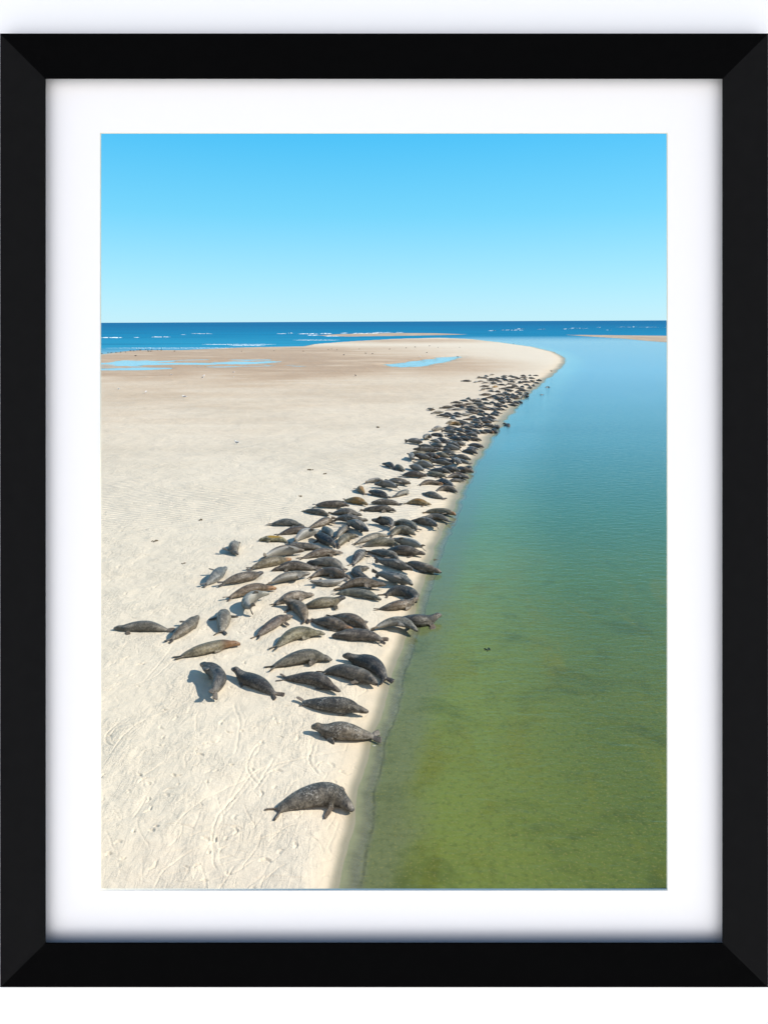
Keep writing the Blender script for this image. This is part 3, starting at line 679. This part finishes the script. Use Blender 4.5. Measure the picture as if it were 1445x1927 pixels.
NEAR = """large dark seal with white speckled shoulder, nearest to the bottom of the picture|667 1522|600 1502|508 1533|dk|c|sp
grey brown seal facing left with tail at the water, second nearest|590 1376|645 1382|712 1384|gb|u|sp
dark speckled seal with pale hind flippers, just above the second nearest seal|692 1342|625 1334|557 1330|dk|p|sp
dark brown seal lying left of two seals close to the water, flippers pale|645 1306|590 1290|524 1280|db|p|
very dark curved seal whose hind flippers touch the wet sand|643 1240|694 1254|734 1288|bk|u|
grey brown seal tucked under the very dark curved seal|708 1291|662 1271|600 1273|gb|p|
grey seal with arched back and one fore flipper pointing at the camera|627 1247|572 1247|502 1266|gr|p|
dark seal facing left with hind flippers toward the water|627 1202|675 1202|725 1212|dk|p|
olive grey plump seal facing right with shadow behind its back|611 1201|560 1205|511 1229|ol|p|
dark brown seal lying diagonally with face turned right, fanned hind flippers|555 1167|512 1185|477 1212|db|p|
chocolate brown seal with orange tan face at its right end|666 1187|624 1181|586 1170|db|p|tf
brown speckled seal squeezed behind the tan faced chocolate seal|697 1188|660 1171|613 1162|br|p|sp
grey seal with pale throat reaching its nose into the shallows|786 1190|740 1178|700 1188|gr|p|sp
dark seal half in the green water with its head raised|823 1160|785 1169|738 1160|dk|u|
brown speckled seal propped on its front flipper at the wet edge|783 1133|746 1143|705 1148|br|u|sp
dark arched seal with pale mark on its shoulder, nose down near the water|788 1134|752 1115|717 1123|dk|p|
long pale grey seal in front of a brown one, small flipper under its belly|721 1131|672 1122|622 1123|gr|p|
reddish brown seal lying directly behind the long pale grey seal|724 1111|676 1108|630 1116|br|p|
slate seal with silver shining flank pointing at the water|780 1109|745 1096|704 1087|sl|s|sp
dark green grey seal bent like a hook with head to the right|699 1073|670 1083|708 1100|dk|p|
grey brown seal lying half behind the big wrinkled seal|758 1060|724 1048|689 1042|gb|p|
big dark seal with wrinkled neck and pale flipper, between hook seal and water|776 1086|742 1068|706 1056|dk|s|
brown seal stretching its nose into the water below the sand bend|830 1078|795 1068|759 1058|br|p|
dark brown seal lying level with a reddish front flipper below it|795 1048|757 1041|720 1040|db|p|
olive grey seal lying straight behind the dark brown level seal|747 1033|718 1027|681 1034|ol|p|
white spotted seal on its side with pointed pale tail toward water|738 1022|768 1027|802 1038|wh|s|sp
olive brown short seal curled above the white spotted seal|780 1010|755 1003|735 1013|ol|p|
plain slate grey seal slanting right with smooth round head|728 1013|697 1019|665 1029|gr|p|
shiny black seal with round pale flipper patch on its side|702 986|727 988|739 1004|bk|s|
grey seal with tapering tail right beside the shiny black seal|738 986|766 989|790 1003|gr|p|
striped seal on its side with one yellowish flipper across its chest|775 980|804 985|828 1001|dk|s|sp
grey seal whose hind flippers just reach the water|791 973|822 974|854 987|gr|p|
buff grey seal with orange cheek lying closest behind it at the water|855 970|828 964|796 966|ol|p|tf
golden brown seal alone on open sand between two rows|811 952|788 950|760 951|go|p|
dark grey seal with pink hind flippers, left of the golden brown seal|700 951|728 951|755 954|gb|p|
dark seal pointing right below the one with pink hind flippers|744 969|713 963|680 962|db|p|
pale seal with orange back and blue shaded flank|692 957|668 950|645 947|go|p|
charcoal seal with rounded back facing left beside the small upright golden seal|693 931|712 933|729 943|bk|p|
short grey seal lying diagonally with small flipper raised|766 927|756 936|736 941|gr|p|
small golden seal lying with its tail to the camera|680 919|680 927|687 938|go|p|
blue slate seal lying across in front of a tan one|706 919|728 920|752 927|sl|s|
silver white seal at the left end of the upper loose row|722 912|705 911|687 915|si|s|
tan seal just right of the silver white seal|771 919|750 913|728 911|tn|p|
mottled grey green seal lying alone slanting toward the water|793 928|818 935|838 943|gr|p|sp
dark seal with black turned head, close to the water beside mottled one|859 926|840 921|818 926|gb|p|
brown seal with pale belly patch and orange face|831 914|808 911|789 916|br|p|tf
blue grey tapering seal wedged between orange faced seal and thick dark one|819 905|838 909|854 919|sl|p|
long dark brown seal at the front left of the dense crowd|804 904|780 900|753 898|db|p|
dark seal with its two hind flippers toward the camera, left of the crowd|721 877|733 881|741 890|dk|p|
small mottled yellow grey seal beside the one left of the crowd|760 892|752 887|746 881|ol|p|sp
thick dark seal on the near right corner of the crowd, flipper out|873 904|857 904|841 907|dk|p|
dark brown long seal topmost left of the loose middle group|656 960|625 958|590 961|db|p|
brown and pinkish seal slanting beneath the topmost left one|613 979|597 970|571 966|gb|p|
mid grey seal with thin tail, right of the slanting pinkish one|680 979|653 973|623 970|gr|p|
black and white ringed seal with spotted flank|690 993|660 987|627 986|dk|s|sp
grey ribbed seal at the left end of the loose middle group|572 996|540 993|506 992|gr|p|
brown seal with head lifted and turned away behind the teal one|625 985|605 992|580 1000|br|p|
dark brown long seal touching the grey ribbed seal from below|596 1004|557 1007|517 1014|db|p|
cream seal with bright yellow stained back|489 1022|515 1022|542 1028|ye|p|
silver white seal lying on its side with pale chest|597 1011|572 1019|548 1031|wh|s|sp
jet black smooth seal lying slantwise|594 1018|613 1027|632 1038|bk|p|
teal grey short seal seen end on, above the jet black seal|610 1001|617 1008|626 1018|sl|p|
grey seal lying away from the camera right of the teal one|654 997|643 1009|628 1023|gr|p|
blue white seal with dark brown head|696 1011|675 1002|654 994|si|s|dh
olive grey seal curving beside the jet black seal|674 1018|652 1021|634 1036|ol|p|
dark grey long seal facing left below the silver white chest seal|533 1037|572 1038|611 1039|dk|p|
brown seal rolled over showing its whole white belly|572 1046|530 1051|490 1062|br|s|wb
olive seal with tan crease behind its neck|549 1061|510 1069|466 1082|ol|p|tf
very dark brown seal facing left with orange hind flippers|513 1080|560 1075|604 1076|db|p|
brown speckled seal with dusty pink head in middle of the group|646 1047|606 1049|561 1058|br|p|sp
light grey ribbed seal with black face looking left|576 1065|615 1067|652 1081|gr|p|dh
arched olive brown seal with tan tail flippers|658 1098|617 1085|580 1096|br|p|
silver seal lying flat on its back, flippers up|585 1106|617 1104|652 1103|si|b|
smooth grey seal with long pale neck crease|579 1091|543 1099|503 1110|gr|p|
brown grey seal with black shiny turned head|497 1092|455 1101|414 1112|gb|p|dh
long brown seal with bright orange face|522 1119|475 1122|424 1140|br|p|tf
pale silver seal on its side bent like a banana|512 1130|464 1148|475 1172|si|s|sp
grey brown seal with wrinkled neck, partly behind the ginger headed one|588 1126|552 1133|512 1146|gb|p|
brown seal with ginger head lifted to the left|522 1144|560 1152|580 1182|br|u|
greenish grey seal with dark striped neck and head raised|646 1138|605 1144|567 1146|ol|u|dh
dark seal with tail to the camera, alone in a gap of sand|684 1036|674 1054|658 1074|dk|p|sp
grey seal alone at upper left facing the camera|446 1056|441 1042|451 1026|gr|p|sp
blue grey seal upper left lying away from the camera|427 1078|408 1096|380 1114|sl|p|
grey green seal farthest to the left, facing left|216 1193|268 1192|327 1194|gr|p|
dark seal with wet shine, second from the left edge|375 1168|356 1190|313 1224|gb|p|
grey seal with both fore flippers spread, tail to the camera|421 1151|421 1180|411 1212|gr|c|sp
long olive brown seal with rust coloured head|453 1224|390 1232|329 1250|ol|p|rf
black seal lying toward the camera with flipper folded on its side|384 1260|407 1290|411 1336|bk|s|
black seal with whitish face looking back over its shoulder|434 1276|475 1291|527 1320|bk|u|wf"""
MID = """grey olive seal in the front row of the dense crowd|840 904|820 897|797 892|ol|p|
dark silver seal lying head up left at the front of the crowd|772 879|786 888|802 897|sl|p|
brown seal with pale rear at the right front of the crowd|882 901|862 897|837 900|br|p|
dark seal between the olive front seal and a spotted one|845 894|828 890|806 889|dk|p|
grey seal with pinkish face turned to a brown neighbour|867 891|846 887|825 883|dk|p|
brown seal at the water side front, lying before a black curled one|886 890|872 886|855 883|br|p|
black curled seal at the water side of the crowd|886 883|880 878|873 878|bk|p|
small blue white seal shining beside the black curled one|868 880|860 874|852 869|si|s|
dark seal with yellow stripe along its back|817 881|797 875|780 873|ye|p|
silver flanked seal in front of the yellow striped one|782 878|800 881|820 886|si|s|
long dark grey seal right of the silver flanked one|852 881|832 876|810 873|dk|p|
silver bellied seal lying end on at the left edge of the crowd|769 862|776 867|783 873|sl|s|sp
dark seal with paler rear next to the end on seal|781 863|797 868|815 873|dk|p|sp
golden brown seal among dark ones on the left of the crowd|826 868|812 864|798 862|br|p|tf
dark pebbled seal in the middle of the crowd|852 873|838 869|822 868|dk|p|sp
olive yellow seal in the middle of the crowd|846 867|828 862|811 858|ol|p|
large olive grey seal with smooth back in the middle of the crowd|861 860|842 857|826 856|ol|p|
grey brown seal above the dark blue one near the water|885 867|866 862|846 862|gb|p|
dark blue seal with pale tail at the water side|847 865|867 869|887 875|sl|p|
boxy green grey seal jutting out at the left of the crowd|806 857|786 857|769 857|ol|p|
dark seal behind the boxy green grey one|778 852|797 852|820 855|dk|p|
dark brown seal leading the row behind the boxy seal|790 846|804 848|818 852|db|p|
plain dark seal in the row behind the boxy seal|834 847|820 844|806 843|gb|p|
dark seal with pale grey tail in the middle right|835 845|852 849|869 854|gr|p|
low dark seal between pale tailed one and olive one|848 853|838 850|826 851|dk|p|
dark glossy seal above the pale tailed one|867 848|853 844|840 841|dk|p|
dark pointed seal closest to the water in its row|899 857|885 852|868 848|dk|p|
light grey seal lying just above the dark pointed one|897 846|886 843|876 843|si|p|
lone grey seal jutting left from the crowd onto open sand|797 841|780 836|763 835|gb|p|
arched silver seal at the left fringe of the crowd|794 833|805 828|817 832|si|s|
white speckled seal beside the arched silver one|813 833|823 835|834 838|wh|s|sp
dark seal right of the white speckled one|845 837|832 833|818 830|dk|p|
dark spotted seal with round pale spots alone in its row|835 825|820 822|806 823|dk|p|sp
dark brown seal right of the spotted one|862 827|850 824|837 824|db|p|
blackish seal below the dark brown one|869 833|856 830|842 830|bk|p|
olive dark seal with thick rear in the right half|876 840|862 837|848 836|ol|p|
dark seal in the right half beneath a light grey one|885 832|874 828|862 826|dk|p|
dark seal with brown muzzle near the water, right half|906 833|890 828|873 825|gb|p|
light stone grey seal in the right half|901 825|888 821|876 820|gr|p|
mottled brown seal closest to the water in the right half|911 844|895 839|878 836|gb|p|
pale pinkish seal at the left tip of its row|813 815|823 812|832 811|si|s|
dark speckled fat seal with a yellow nose|859 820|845 816|832 815|dk|p|sp
black backed seal behind the dark speckled fat one|852 812|844 810|836 811|bk|p|
dark seal slanting right of the speckled fat one|854 812|866 815|878 820|dk|p|
second dark seal slanting, with a shorter body|893 819|881 815|869 813|db|p|
grey tapering seal among slanting dark ones|884 811|895 814|906 819|gr|p|
grey brown seal near the water with a raised back|916 817|905 813|893 811|ol|p|
dark seal with tan face nearly at the water|929 816|918 812|908 809|db|p|tf
dark wet seal with its nose at the water's edge|937 817|928 811|918 807|bk|p|
dark plump seal above the wet edge seal|934 807|920 803|906 801|dk|p|
small tan seal at the wet sand edge|941 806|937 804|933 803|tn|p|
brown seal with orange face at the left edge|864 810|848 808|831 808|br|p|tf
golden sandy seal on the left side|866 803|855 801|844 803|go|p|
dark seal with pale ringed head|892 807|877 806|862 808|dk|p|
smooth grey seal behind the ringed head one|894 805|880 802|866 801|gr|p|
blue black seal slanting toward the water|911 807|897 802|884 799|bk|p|
dark blue seal sliding into the water apart from the crowd|945 797|952 797|960 803|bk|u|"""
FAR = """840 799 862 797 ol
853 795 880 797 gr
872 791 902 793 br
887 793 904 799 dk
904 795 924 798 tn
894 786 925 796 dk
911 784 935 790 br
923 792 935 792 si
850 788 858 792 wh
812 782 832 780 ol
824 786 848 789 dk
835 781 853 785 dk
806 774 815 775 tn
828 773 853 769 dk
839 775 855 773 wh
855 774 869 774 sl
853 780 870 782 dk
870 785 881 784 si
876 775 894 776 gr
870 780 903 781 gb
896 775 912 780 bk
906 779 923 783 dk
918 776 942 787 sl
924 773 946 782 dk
852 768 876 768 db
865 770 874 773 dk
874 772 895 772 gr
877 768 895 769 dk
873 764 892 764 tn
892 764 913 767 ol
897 771 920 773 tn
913 770 927 771 bk
926 770 947 774 gr
933 768 952 774 dk
941 764 958 768 gb
853 762 866 762 dk
867 756 880 758 sl
878 752 886 754 tn
885 758 904 757 br
896 753 904 756 wh
905 753 919 756 dk
903 747 924 745 gb
912 751 926 751 tn
920 757 936 763 dk
924 748 942 751 gb
927 753 947 756 dk
937 757 954 762 dk
956 762 974 764 dk
949 750 965 757 gr
964 750 979 752 tn
973 755 983 758 bk
965 756 978 760 sl
957 748 974 751 gb
947 747 963 753 db
984 744 996 748 dk
980 742 989 751 dk
988 740 996 742 gr
972 740 986 745 gr
957 741 972 746 dk
943 738 960 745 gr
930 737 943 741 tn
933 745 950 745 dk
917 738 930 739 sl
904 737 913 735 dk
912 734 925 734 gr
904 731 921 730 dk
927 731 937 730 go
933 726 952 727 dk
952 732 967 732 dk
941 735 955 735 gb
962 728 976 731 br
967 732 986 733 gr
971 735 996 736 dk
976 727 989 731 bk
990 728 1004 733 gr
996 723 1011 729 dk
1003 720 1016 722 si
1007 715 1021 718 dk
1002 708 1011 708 dk
992 707 1001 709 tn
992 712 1007 715 dk
977 713 992 712 dk
982 716 992 717 tn
977 721 996 721 bk
980 709 987 710 tn
956 710 966 711 si
946 709 955 709 dk
942 712 955 714 gb
953 717 972 717 dk
945 717 957 720 bk
930 714 942 715 dk
915 716 933 717 dk
918 720 930 720 gr
935 721 942 721 wh
907 723 921 723 dk
900 720 910 720 dk
890 722 901 721 si
868 720 885 720 dk
897 714 909 713 dk
910 709 918 711 sl
922 708 929 707 gr
953 725 970 725 gb
907 714 914 714 dk
966 715 980 715 dk
972 721 984 724 gb
938 751 950 754 db
909 760 924 763 gb
890 762 905 762 db
930 767 944 768 dk
898 780 912 785 gr
884 786 898 790 dk
915 789 930 794 gb
858 766 876 766 dk
880 776 898 779 db
845 785 866 787 gb
860 800 882 803 dk
888 796 908 799 gb
905 788 922 791 dk
898 766 916 768 db
930 762 946 764 dk
918 771 936 774 gb
890 758 908 760 dk
920 747 938 749 dk
935 746 952 748 gb
948 744 964 747 dk
936 755 952 757 gb
952 757 968 759 dk
962 747 977 749 dk
950 737 966 739 dk
966 738 982 740 gb
975 734 990 737 dk
955 721 970 722 gb
962 712 976 713 dk
985 719 999 721 dk
994 718 1006 720 gb
926 718 940 719 dk
922 724 936 726 dk
985 724 998 727 dk
940 714 953 716 gb
908 771 926 773 dk
820 866 846 870 dk
812 848 836 851 gb
800 867 822 871 dk
826 832 850 836 dk
850 838 872 841 db
836 808 858 812 dk
870 808 890 812 gb
884 803 906 807 dk
862 820 882 823 db
800 850 824 854 dk"""
def pt(s): return tuple(float(v) for v in s.split())
for block, grp in ((NEAR, 'seals spread over the near sand'), (MID, 'seals in the dense crowd by the water')):
    for line in block.strip().splitlines():
        lab, h_, m_, t_, col_, pose, flags = line.split('|')
        if block is MID and pose == 'p' and random.random() < .22: pose = 's'
        seal(pt(h_), pt(m_), pt(t_), col_, pose, flags.split(','), lab, grp, lo=False, sink=.06 if lab.startswith('dark blue seal sliding') else 0)
WORD = dict(bk='black', dk='dark grey', db='dark brown', br='brown', gb='grey brown', gr='grey', ol='olive grey', sl='blue grey', si='silver', wh='whitish', tn='tan', go='golden')
LONE = {(868, 720): 'dark seal lying apart left of the farthest seal group', (853, 762): 'dark seal lying apart at the left edge, halfway up the far crowd',
        (806, 774): 'small round tan seal far out on the left of the far crowd', (812, 782): 'olive seal at the left tip of the far crowd row',
        (867, 756): 'blue grey seal at the left edge with a tan one behind it', (878, 752): 'tan seal behind the blue grey one at the left edge',
        (850, 788): 'whitish upright seal at the left front of the far crowd', (973, 755): 'black seal at the water side of the far crowd',
        (1007, 715): 'dark seal nearest the water in the farthest group', (1003, 720): 'silver seal on the water side of the farthest group',
        (897, 714): 'dark seal at the upper left corner of the farthest group', (890, 722): 'silver seal at the left end of the farthest group',
        (828, 773): 'dark long seal sticking out left above the olive one', (896, 753): 'whitish round seal among dark ones in the far crowd'}
for line in FAR.strip().splitlines():
    x0, y0, x1, y1, col_ = line.split(); x0, y0, x1, y1 = map(float, (x0, y0, x1, y1))
    where = 'farthest seal group near the sand tip' if (y0 + y1) / 2 < 738 else ('crowd just in front of the farthest group' if (y0 + y1) / 2 < 765.5 else 'far half of the dense crowd' if (y0 + y1) / 2 < 803 else 'near half of the dense crowd')
    lone = LONE.get((int(x0), int(y0)))
    lab = lone or (f'{WORD[col_]} seal mostly hidden behind others in the {where}' if where.startswith('near') else f'{WORD[col_]} seal packed among others in the {where}')
    hd, tl = ((x1, y1), (x0, y0)) if random.random() < .62 else ((x0, y0), (x1, y1))
    seal(hd, ((x0 + x1) / 2, (y0 + y1) / 2 - .6), tl, col_, 'p', [], lab, f'{WORD[col_]} seals in the {where}' if not lone else 'seals at the fringe of the far crowd', lo=True)
seal((1034, 728), (1030, 727), (1025, 728.5), 'dk', 'p', [], 'dark seal back showing above the blue water, farther of two swimmers', 'seals swimming off the beach', lo=True, sink=.09)
seal((1016, 742), (1021, 741), (1027, 742), 'dk', 'p', [], 'dark swimming seal trailing ripples, nearer of two swimmers', 'seals swimming off the beach', lo=True, sink=.09)

# ------------------------------------------------------------------ gulls, weed, shell, distant ship
def gull_mesh(name, wh):
    bm = bmesh.new()
    def ell(c, r, seg=10):
        b = bmesh.ops.create_uvsphere(bm, u_segments=seg, v_segments=6, radius=1.0)
        for v in b['verts']: v.co = Vector((c[0] + v.co.x * r[0], c[1] + v.co.y * r[1], c[2] + v.co.z * r[2]))
    ell((0, 0, .20), (.20, .085, .085)); ell((.17, 0, .31), (.065, .055, .055)); ell((.11, 0, .26), (.06, .045, .08)); ell((-.24, 0, .20), (.13, .035, .02))
    for s in (1, -1): ell((-.06, s * .075, .215), (.20, .022, .06))
    for s in (1, -1):
        b = bmesh.ops.create_cone(bm, cap_ends=True, segments=5, radius1=.012, radius2=.012, depth=.16)
        for v in b['verts']: v.co += Vector((.02, s * .035, .07))
    b = bmesh.ops.create_cone(bm, cap_ends=True, segments=5, radius1=.018, radius2=.002, depth=.08)
    for v in b['verts']: v.co = Vector((.26 + v.co.z, v.co.x, .305 + v.co.y))
    me = bpy.data.meshes.new(name); bm.to_mesh(me); bm.free(); me.shade_smooth()
    me.materials.append(wh); return me
tg = NT('gull_feathers'); g3 = tg.node('ShaderNodeSeparateXYZ', {0: tg.node('ShaderNodeTexCoord').outputs['Object']})
ng = tg.noise(tg.node('ShaderNodeTexCoord').outputs['Object'], 9)
side = tg.math('MULTIPLY', tg.step(tg.math('ABSOLUTE', g3.outputs[1]), .05, .07), tg.step(g3.outputs[0], .14, .10))
GULL = tg.done(tg.principled(Base_Color=tg.mix(side, tg.mix(ng, (.70, .70, .70), (.82, .82, .81)), (.22, .24, .27)), Roughness=.7).outputs[0])
DARKB = plain('dark_feathers', (.05, .05, .055), .7, .2, .3, 9)
gw, gd = gull_mesh('gull', GULL), gull_mesh('shore_bird', DARKB)
def bird(me, name, px, py, size, label, cat, group):
    o = bpy.data.objects.new(name, me); C.objects.link(o)
    x, y = ground(px, py + .3); x, y = float(x), float(y)
    o.location = (x, y, max(zland(x, y), -.03)); o.rotation_euler = (0, 0, random.uniform(0, 6.28)); o.scale = (size,) * 3
    tag(o, label, cat, group)
for px, py, s, lab in ((384, 711, 1.6, 'white gull on damp sand below the long tidal pool, larger of two together'), (382, 714.5, 1.5, 'smaller white gull just below another on the damp sand'),
                       (347, 752.5, 1.8, 'gull standing alone on pale sand below the damp band'), (446, 841, 1.3, 'grey winged gull nearest to the camera on open sand'),
                       (275, 743, 1.6, 'dark backed gull near the left edge of the damp sand'), (224, 736.5, 1.5, 'gull standing closest to the left edge of the picture'),
                       (440, 704, 1.5, 'pale gull just below the long tidal pool'), (323, 709, 1.4, 'small gull left of the pair below the long pool'), (440, 713, 1.2, 'tiny gull under the pale gull by the long pool'), (790, 673.7, 1.6, 'white gull standing at the edge of the right hand tidal pool')):
    bird(gw, 'gull', px, py, s * .85, lab, 'gull', 'gulls standing on the open sand')
for px, py in ((455, 663), (516, 662), (571, 663), (618, 660), (624, 658.5), (634, 660), (676, 658.5), (701, 668), (688, 667), (647, 670), (733, 659), (669, 710.6), (764, 656.6), (781, 655), (808, 652.6), (824, 655.5), (864.6, 655.5), (861, 672), (803, 665.7), (966, 647.5), (1037, 700)):
    bird(gd, 'shore_bird', px, py, random.uniform(1.2, 1.6), 'small dark bird dotted on the far sandbank', 'bird', 'birds dotted over the far sandbank')
for px, py in ((192, 667), (204, 665), (210, 665), (219, 665), (228, 665), (237, 664.6), (246, 662), (252, 662), (258.7, 660), (265, 661), (274.6, 660), (279, 659.5), (279.6, 663), (284, 663), (286, 660), (297, 660.6), (304, 660.6), (329, 663), (255.6, 672), (263, 659.6)):
    bird(gd, 'shore_bird', px, py, random.uniform(1.5, 2.0), 'dark bird of the flock along the far left sea edge', 'bird', 'flock along the far left shore')

WEED = plain('dry_weed', (.11, .085, .05), .9, .1, .4, 12)
def clump(px, py, r, name, label, cat, mat, z=None, group=None, n=9):
    bm = bmesh.new()
    for i in range(n):
        a = random.uniform(0, 6.28); q = r * random.uniform(.1, 1)
        b = bmesh.ops.create_icosphere(bm, subdivisions=1, radius=1.0)
        sx, sy, sz = r * random.uniform(.25, .6), r * random.uniform(.12, .35), r * random.uniform(.08, .22); rz = random.uniform(0, 6.28)
        for v in b['verts']:
            x, y, w = v.co.x * sx, v.co.y * sy, v.co.z * sz
            v.co = Vector((q * math.cos(a) + x * math.cos(rz) - y * math.sin(rz), q * math.sin(a) + x * math.sin(rz) + y * math.cos(rz), w + sz * .7))
    o = from_bm(name, bm, mat); x, y = ground(px, py); x, y = float(x), float(y)
    o.location = (x, y, zland(x, y) if z is None else z); tag(o, label, cat, group)
for px, py, r, lab in ((612, 898, .28, 'small dark weed scrap left of the golden seal'), (583, 891, .28, 'weed scrap on bare sand farther left of two'), (710, 809, .35, 'weed scrap on sand level with the sliding blue seal'), (379, 987, .18, 'weed scrap on bare sand above the lone upper left seal'),
                       (292, 1028, .2, 'weed scrap on the left sand'), (565, 941, .18, 'weed scrap above the ribbed grey seal'), (347, 1071, .14, 'small weed scrap left of the blue grey seal'), (819, 1053, .16, 'weed scrap on damp sand by the waterline')):
    clump(px, py, r, 'weed_scrap', lab, 'seaweed', WEED, group='weed scraps on the dry sand')
clump(917, 1224, .20, 'floating_weed', 'dark weed patch lying in the green water', 'seaweed', plain('wet_weed', (.02, .03, .012), .5, .3, .4, 12), z=-.03)
clump(704, 1405, .05, 'shell', 'tiny white shell in the shallow edge', 'shell', plain('shell_white', (.8, .8, .78), .5, .3), z=.02, n=3)

HULL = plain('ship_hull', (.35, .40, .46), .6, .3, .1, .2); SHIPW = plain('ship_white', (.8, .8, .8), .6, .3, .05, .2)
sx, sy = ground(420, 606.8)
ship = empty('ship', (float(sx), float(sy), 0)); tag(ship, 'tiny pale ship on the horizon at upper left', 'ship')
bm = bmesh.new()
sec = [(-16, 2.4, 3.6), (-12, 3.2, 3.4), (10, 3.2, 3.6), (17, .3, 4.6)]
rr = [[bm.verts.new((x, -w * .7, -.3)), bm.verts.new((x, w * .7, -.3)), bm.verts.new((x, w, h)), bm.verts.new((x, -w, h))] for x, w, h in sec]
for a, b in zip(rr, rr[1:]):
    for k in range(4): bm.faces.new((a[k], a[(k + 1) % 4], b[(k + 1) % 4], b[k]))
bm.faces.new(rr[0]); bm.faces.new(rr[-1]); from_bm('hull', bm, HULL, ship)
bm = bmesh.new()
for c, s in (((-7, 0, 6.2), (8, 5, 5.4)), ((-8, 0, 10), (4, 4, 2.6)), ((-8, 0, 13), (.6, .6, 4))):
    b = bmesh.ops.create_cube(bm, size=1.0)
    for v in b['verts']: v.co = Vector((c[0] + v.co.x * s[0], c[1] + v.co.y * s[1], c[2] + v.co.z * s[2]))
from_bm('deckhouse', bm, SHIPW, ship)
